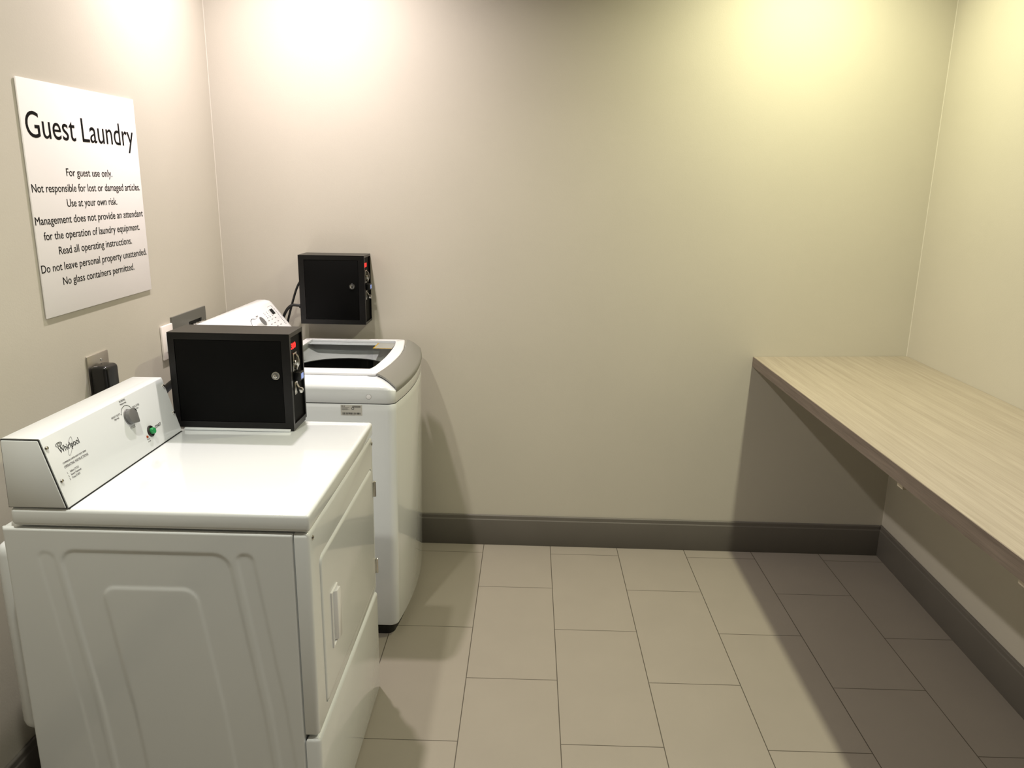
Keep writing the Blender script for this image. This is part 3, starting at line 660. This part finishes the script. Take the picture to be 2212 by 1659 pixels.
build('lid_handle', bm, M['silver'], lid, angle=45)
# plug disc and label on the near side
bm = BM(); lathe(bm, (-0.350, WY0+0.0005, 0.9145), (0, -1, 0), [(0.0085, 0), (0.0085, 0.0012), (0.0078, 0.0016), (0.0, 0.0016)], 32); build('side_plug', bm, M['lidwhite'], ws)
bm = BM(); ring(bm, (-0.350, WY0-0.0002, 0.9145), (1, 0, 0), (0, 0, 1), 0.0088, 0.0088, 0.0007, (0, -1, 0), 0.0002); build('plug_seam', bm, M['greyink'], ws, smooth=False)
lx0, lx1, lz0, lz1 = -0.447, -0.3735, 0.8475, 0.8845; ly = WY0-0.0006
bm = BM(); box(bm, (lx0, ly, lz0), (lx1, WY0+0.0005, lz1)); lb = build('rating_label', bm, M['label'], ws, smooth=False)
bm = BM(); tp = lambda x, z: (x, ly, z)
text_bm(bm, 'LG', tp(lx0+0.009, lz1-0.006), tp(lx0+0.015, lz1-0.006), (0, 0, 1), 0.0034, 0.0003, 0.01)
lathe(bm, (lx0+0.0055, ly, lz1-0.0043), (0, -1, 0), [(0.0018, 0), (0.0018, 0.0003)], 16)
for k in range(4): box(bm, (lx0+0.003, ly-0.0003, lz1-0.0095-k*0.0028), (lx0+0.030-(k % 2)*0.006, ly, lz1-0.0088-k*0.0028))
for k in range(4): box(bm, (lx0+0.040, ly-0.0003, lz1-0.0035-k*0.0017), (lx0+0.068, ly, lz1-0.0028-k*0.0017))
ring(bm, (lx0+0.0415, ly, lz1-0.0125), (1, 0, 0), (0, 0, 1), 0.0036, 0.0042, 0.0014, (0, -1, 0), 0.0003)
xk = lx0+0.006
while xk < lx1-0.007:
    wk = random.choice((0.0005, 0.0008, 0.0013)); box(bm, (xk, ly-0.0003, lz0+0.004), (xk+wk, ly, lz0+0.0105)); xk += wk + random.choice((0.0006, 0.0009, 0.0014))
box(bm, (lx0+0.005, ly-0.0003, lz0+0.0018), (lx0+0.026, ly, lz0+0.0024)); box(bm, (lx0+0.032, ly-0.0003, lz0+0.0018), (lx0+0.048, ly, lz0+0.0024))
build('label_printing', bm, M['ink'], lb, smooth=False)
# washer console
bm = BM()
cprof = [(-0.976, 0.955), (-0.976, 1.105), (-0.962, 1.132), (-0.938, 1.1445), (-0.912, 1.1450), (-0.8955, 1.1405), (-0.8885, 1.1335), (-0.778, 0.9945), (-0.762, 0.980), (-0.757, 0.962)]
CY0, CYE = -0.380, 0.296; loops = []
def cp_scaled(f):       # shrink the profile towards its inner lower part for the rounded ends
    c = (-0.905, 1.02); return [(c[0]+(p-c[0])*f, c[1]+(q-c[1])*f if q > 1.0 else q) for p, q in cprof]
ends = [(0.0, 0.90), (0.003, 0.925), (0.008, 0.95), (0.016, 0.973), (0.028, 0.99), (0.042, 1.0)]
loops = [[(p, CY0+o, q) for p, q in cp_scaled(f)] for o, f in ends] + [[(p, CYE-o, q) for p, q in cp_scaled(f)] for o, f in reversed(ends)]
loft(bm, loops); wc = build('control_console', bm, M['lidwhite'], ws, angle=40)
sd = Vector((-0.778+0.8885, 0, 0.9945-1.1335)).normalized(); sn = Vector((-sd.z, 0, sd.x)).normalized()
if sn.z < 0: sn = -sn
S0 = Vector((-0.8885, 0, 1.1335))
def K(y, s, h=0.0): return S0 + sd*s + sn*h + Vector((0, y, 0))
bm = BM(); prism(bm, [(0.196, 0.0255), (0.229, 0.0255), (0.229, 0.0505), (0.196, 0.0505)], lambda p, q, h: K(p, q, h), -0.0005, 0.0008); build('display', bm, M['void'], wc, smooth=False)
def dash(y, s, wy, wsd): prism(bm, [(y-wy/2, s-wsd/2), (y+wy/2, s-wsd/2), (y+wy/2, s+wsd/2), (y-wy/2, s+wsd/2)], lambda p, q, h: K(p, q, h), -0.0003, 0.0005)
def mark(name, *a):
    global bm
    bm = BM(); dash(*a); build(name, bm, M['greyink'], wc, smooth=False)
for k in range(14): mark('side_mark', 0.246+random.uniform(-.002, .002), 0.018+k*0.0068, random.choice((0.005, 0.009, 0.012)), 0.0028)
for c_ in range(3):
    for k in range(4): mark('light_mark', 0.125+c_*0.030, 0.030+k*0.0078, 0.006 if k < 3 else 0.012, 0.0026)
for c_ in range(3):
    for k in range(4): mark('button_mark', 0.115+c_*0.040, 0.066+k*0.017, 0.014, 0.003)
for a_ in ((0.225, 0.013, 0.05, 0.0008), (0.045, 0.030, 0.022, 0.004), (0.02, 0.036, 0.05, 0.0007), (-0.10, 0.050, 0.055, 0.0007), (-0.125, 0.053, 0.016, 0.003)): mark('cycle_mark', *a_)
bm = BM(); ring(bm, K(-0.012, 0.063), (0, 1, 0), tuple(sd), 0.038, 0.031, 0.0022, tuple(sn), 0.0006); build('knob_ring', bm, M['ink'], wc, smooth=False)
bm = BM(); lathe(bm, K(-0.008, 0.063), sn, [(0.026, 0), (0.026, 0.003), (0.0225, 0.006), (0.0215, 0.026), (0.020, 0.028)], 36); kb = build('knob', bm, M['lidwhite'], wc)
bm = BM(); lathe(bm, K(-0.008, 0.063, 0.0278), sn, [(0.0195, 0), (0.019, 0.0012), (0.0, 0.0014)], 36); build('knob_face', bm, M['knobgrey'], kb)
bm = BM(); ring(bm, K(0.070, 0.068), (0, 1, 0), tuple(sd), 0.017, 0.010, 0.0008, tuple(sn), 0.0005); lathe(bm, K(0.072, 0.071), sn, [(0.003, 0), (0.003, 0.0006)], 14); build('power_button', bm, M['greyink'], wc, smooth=False)
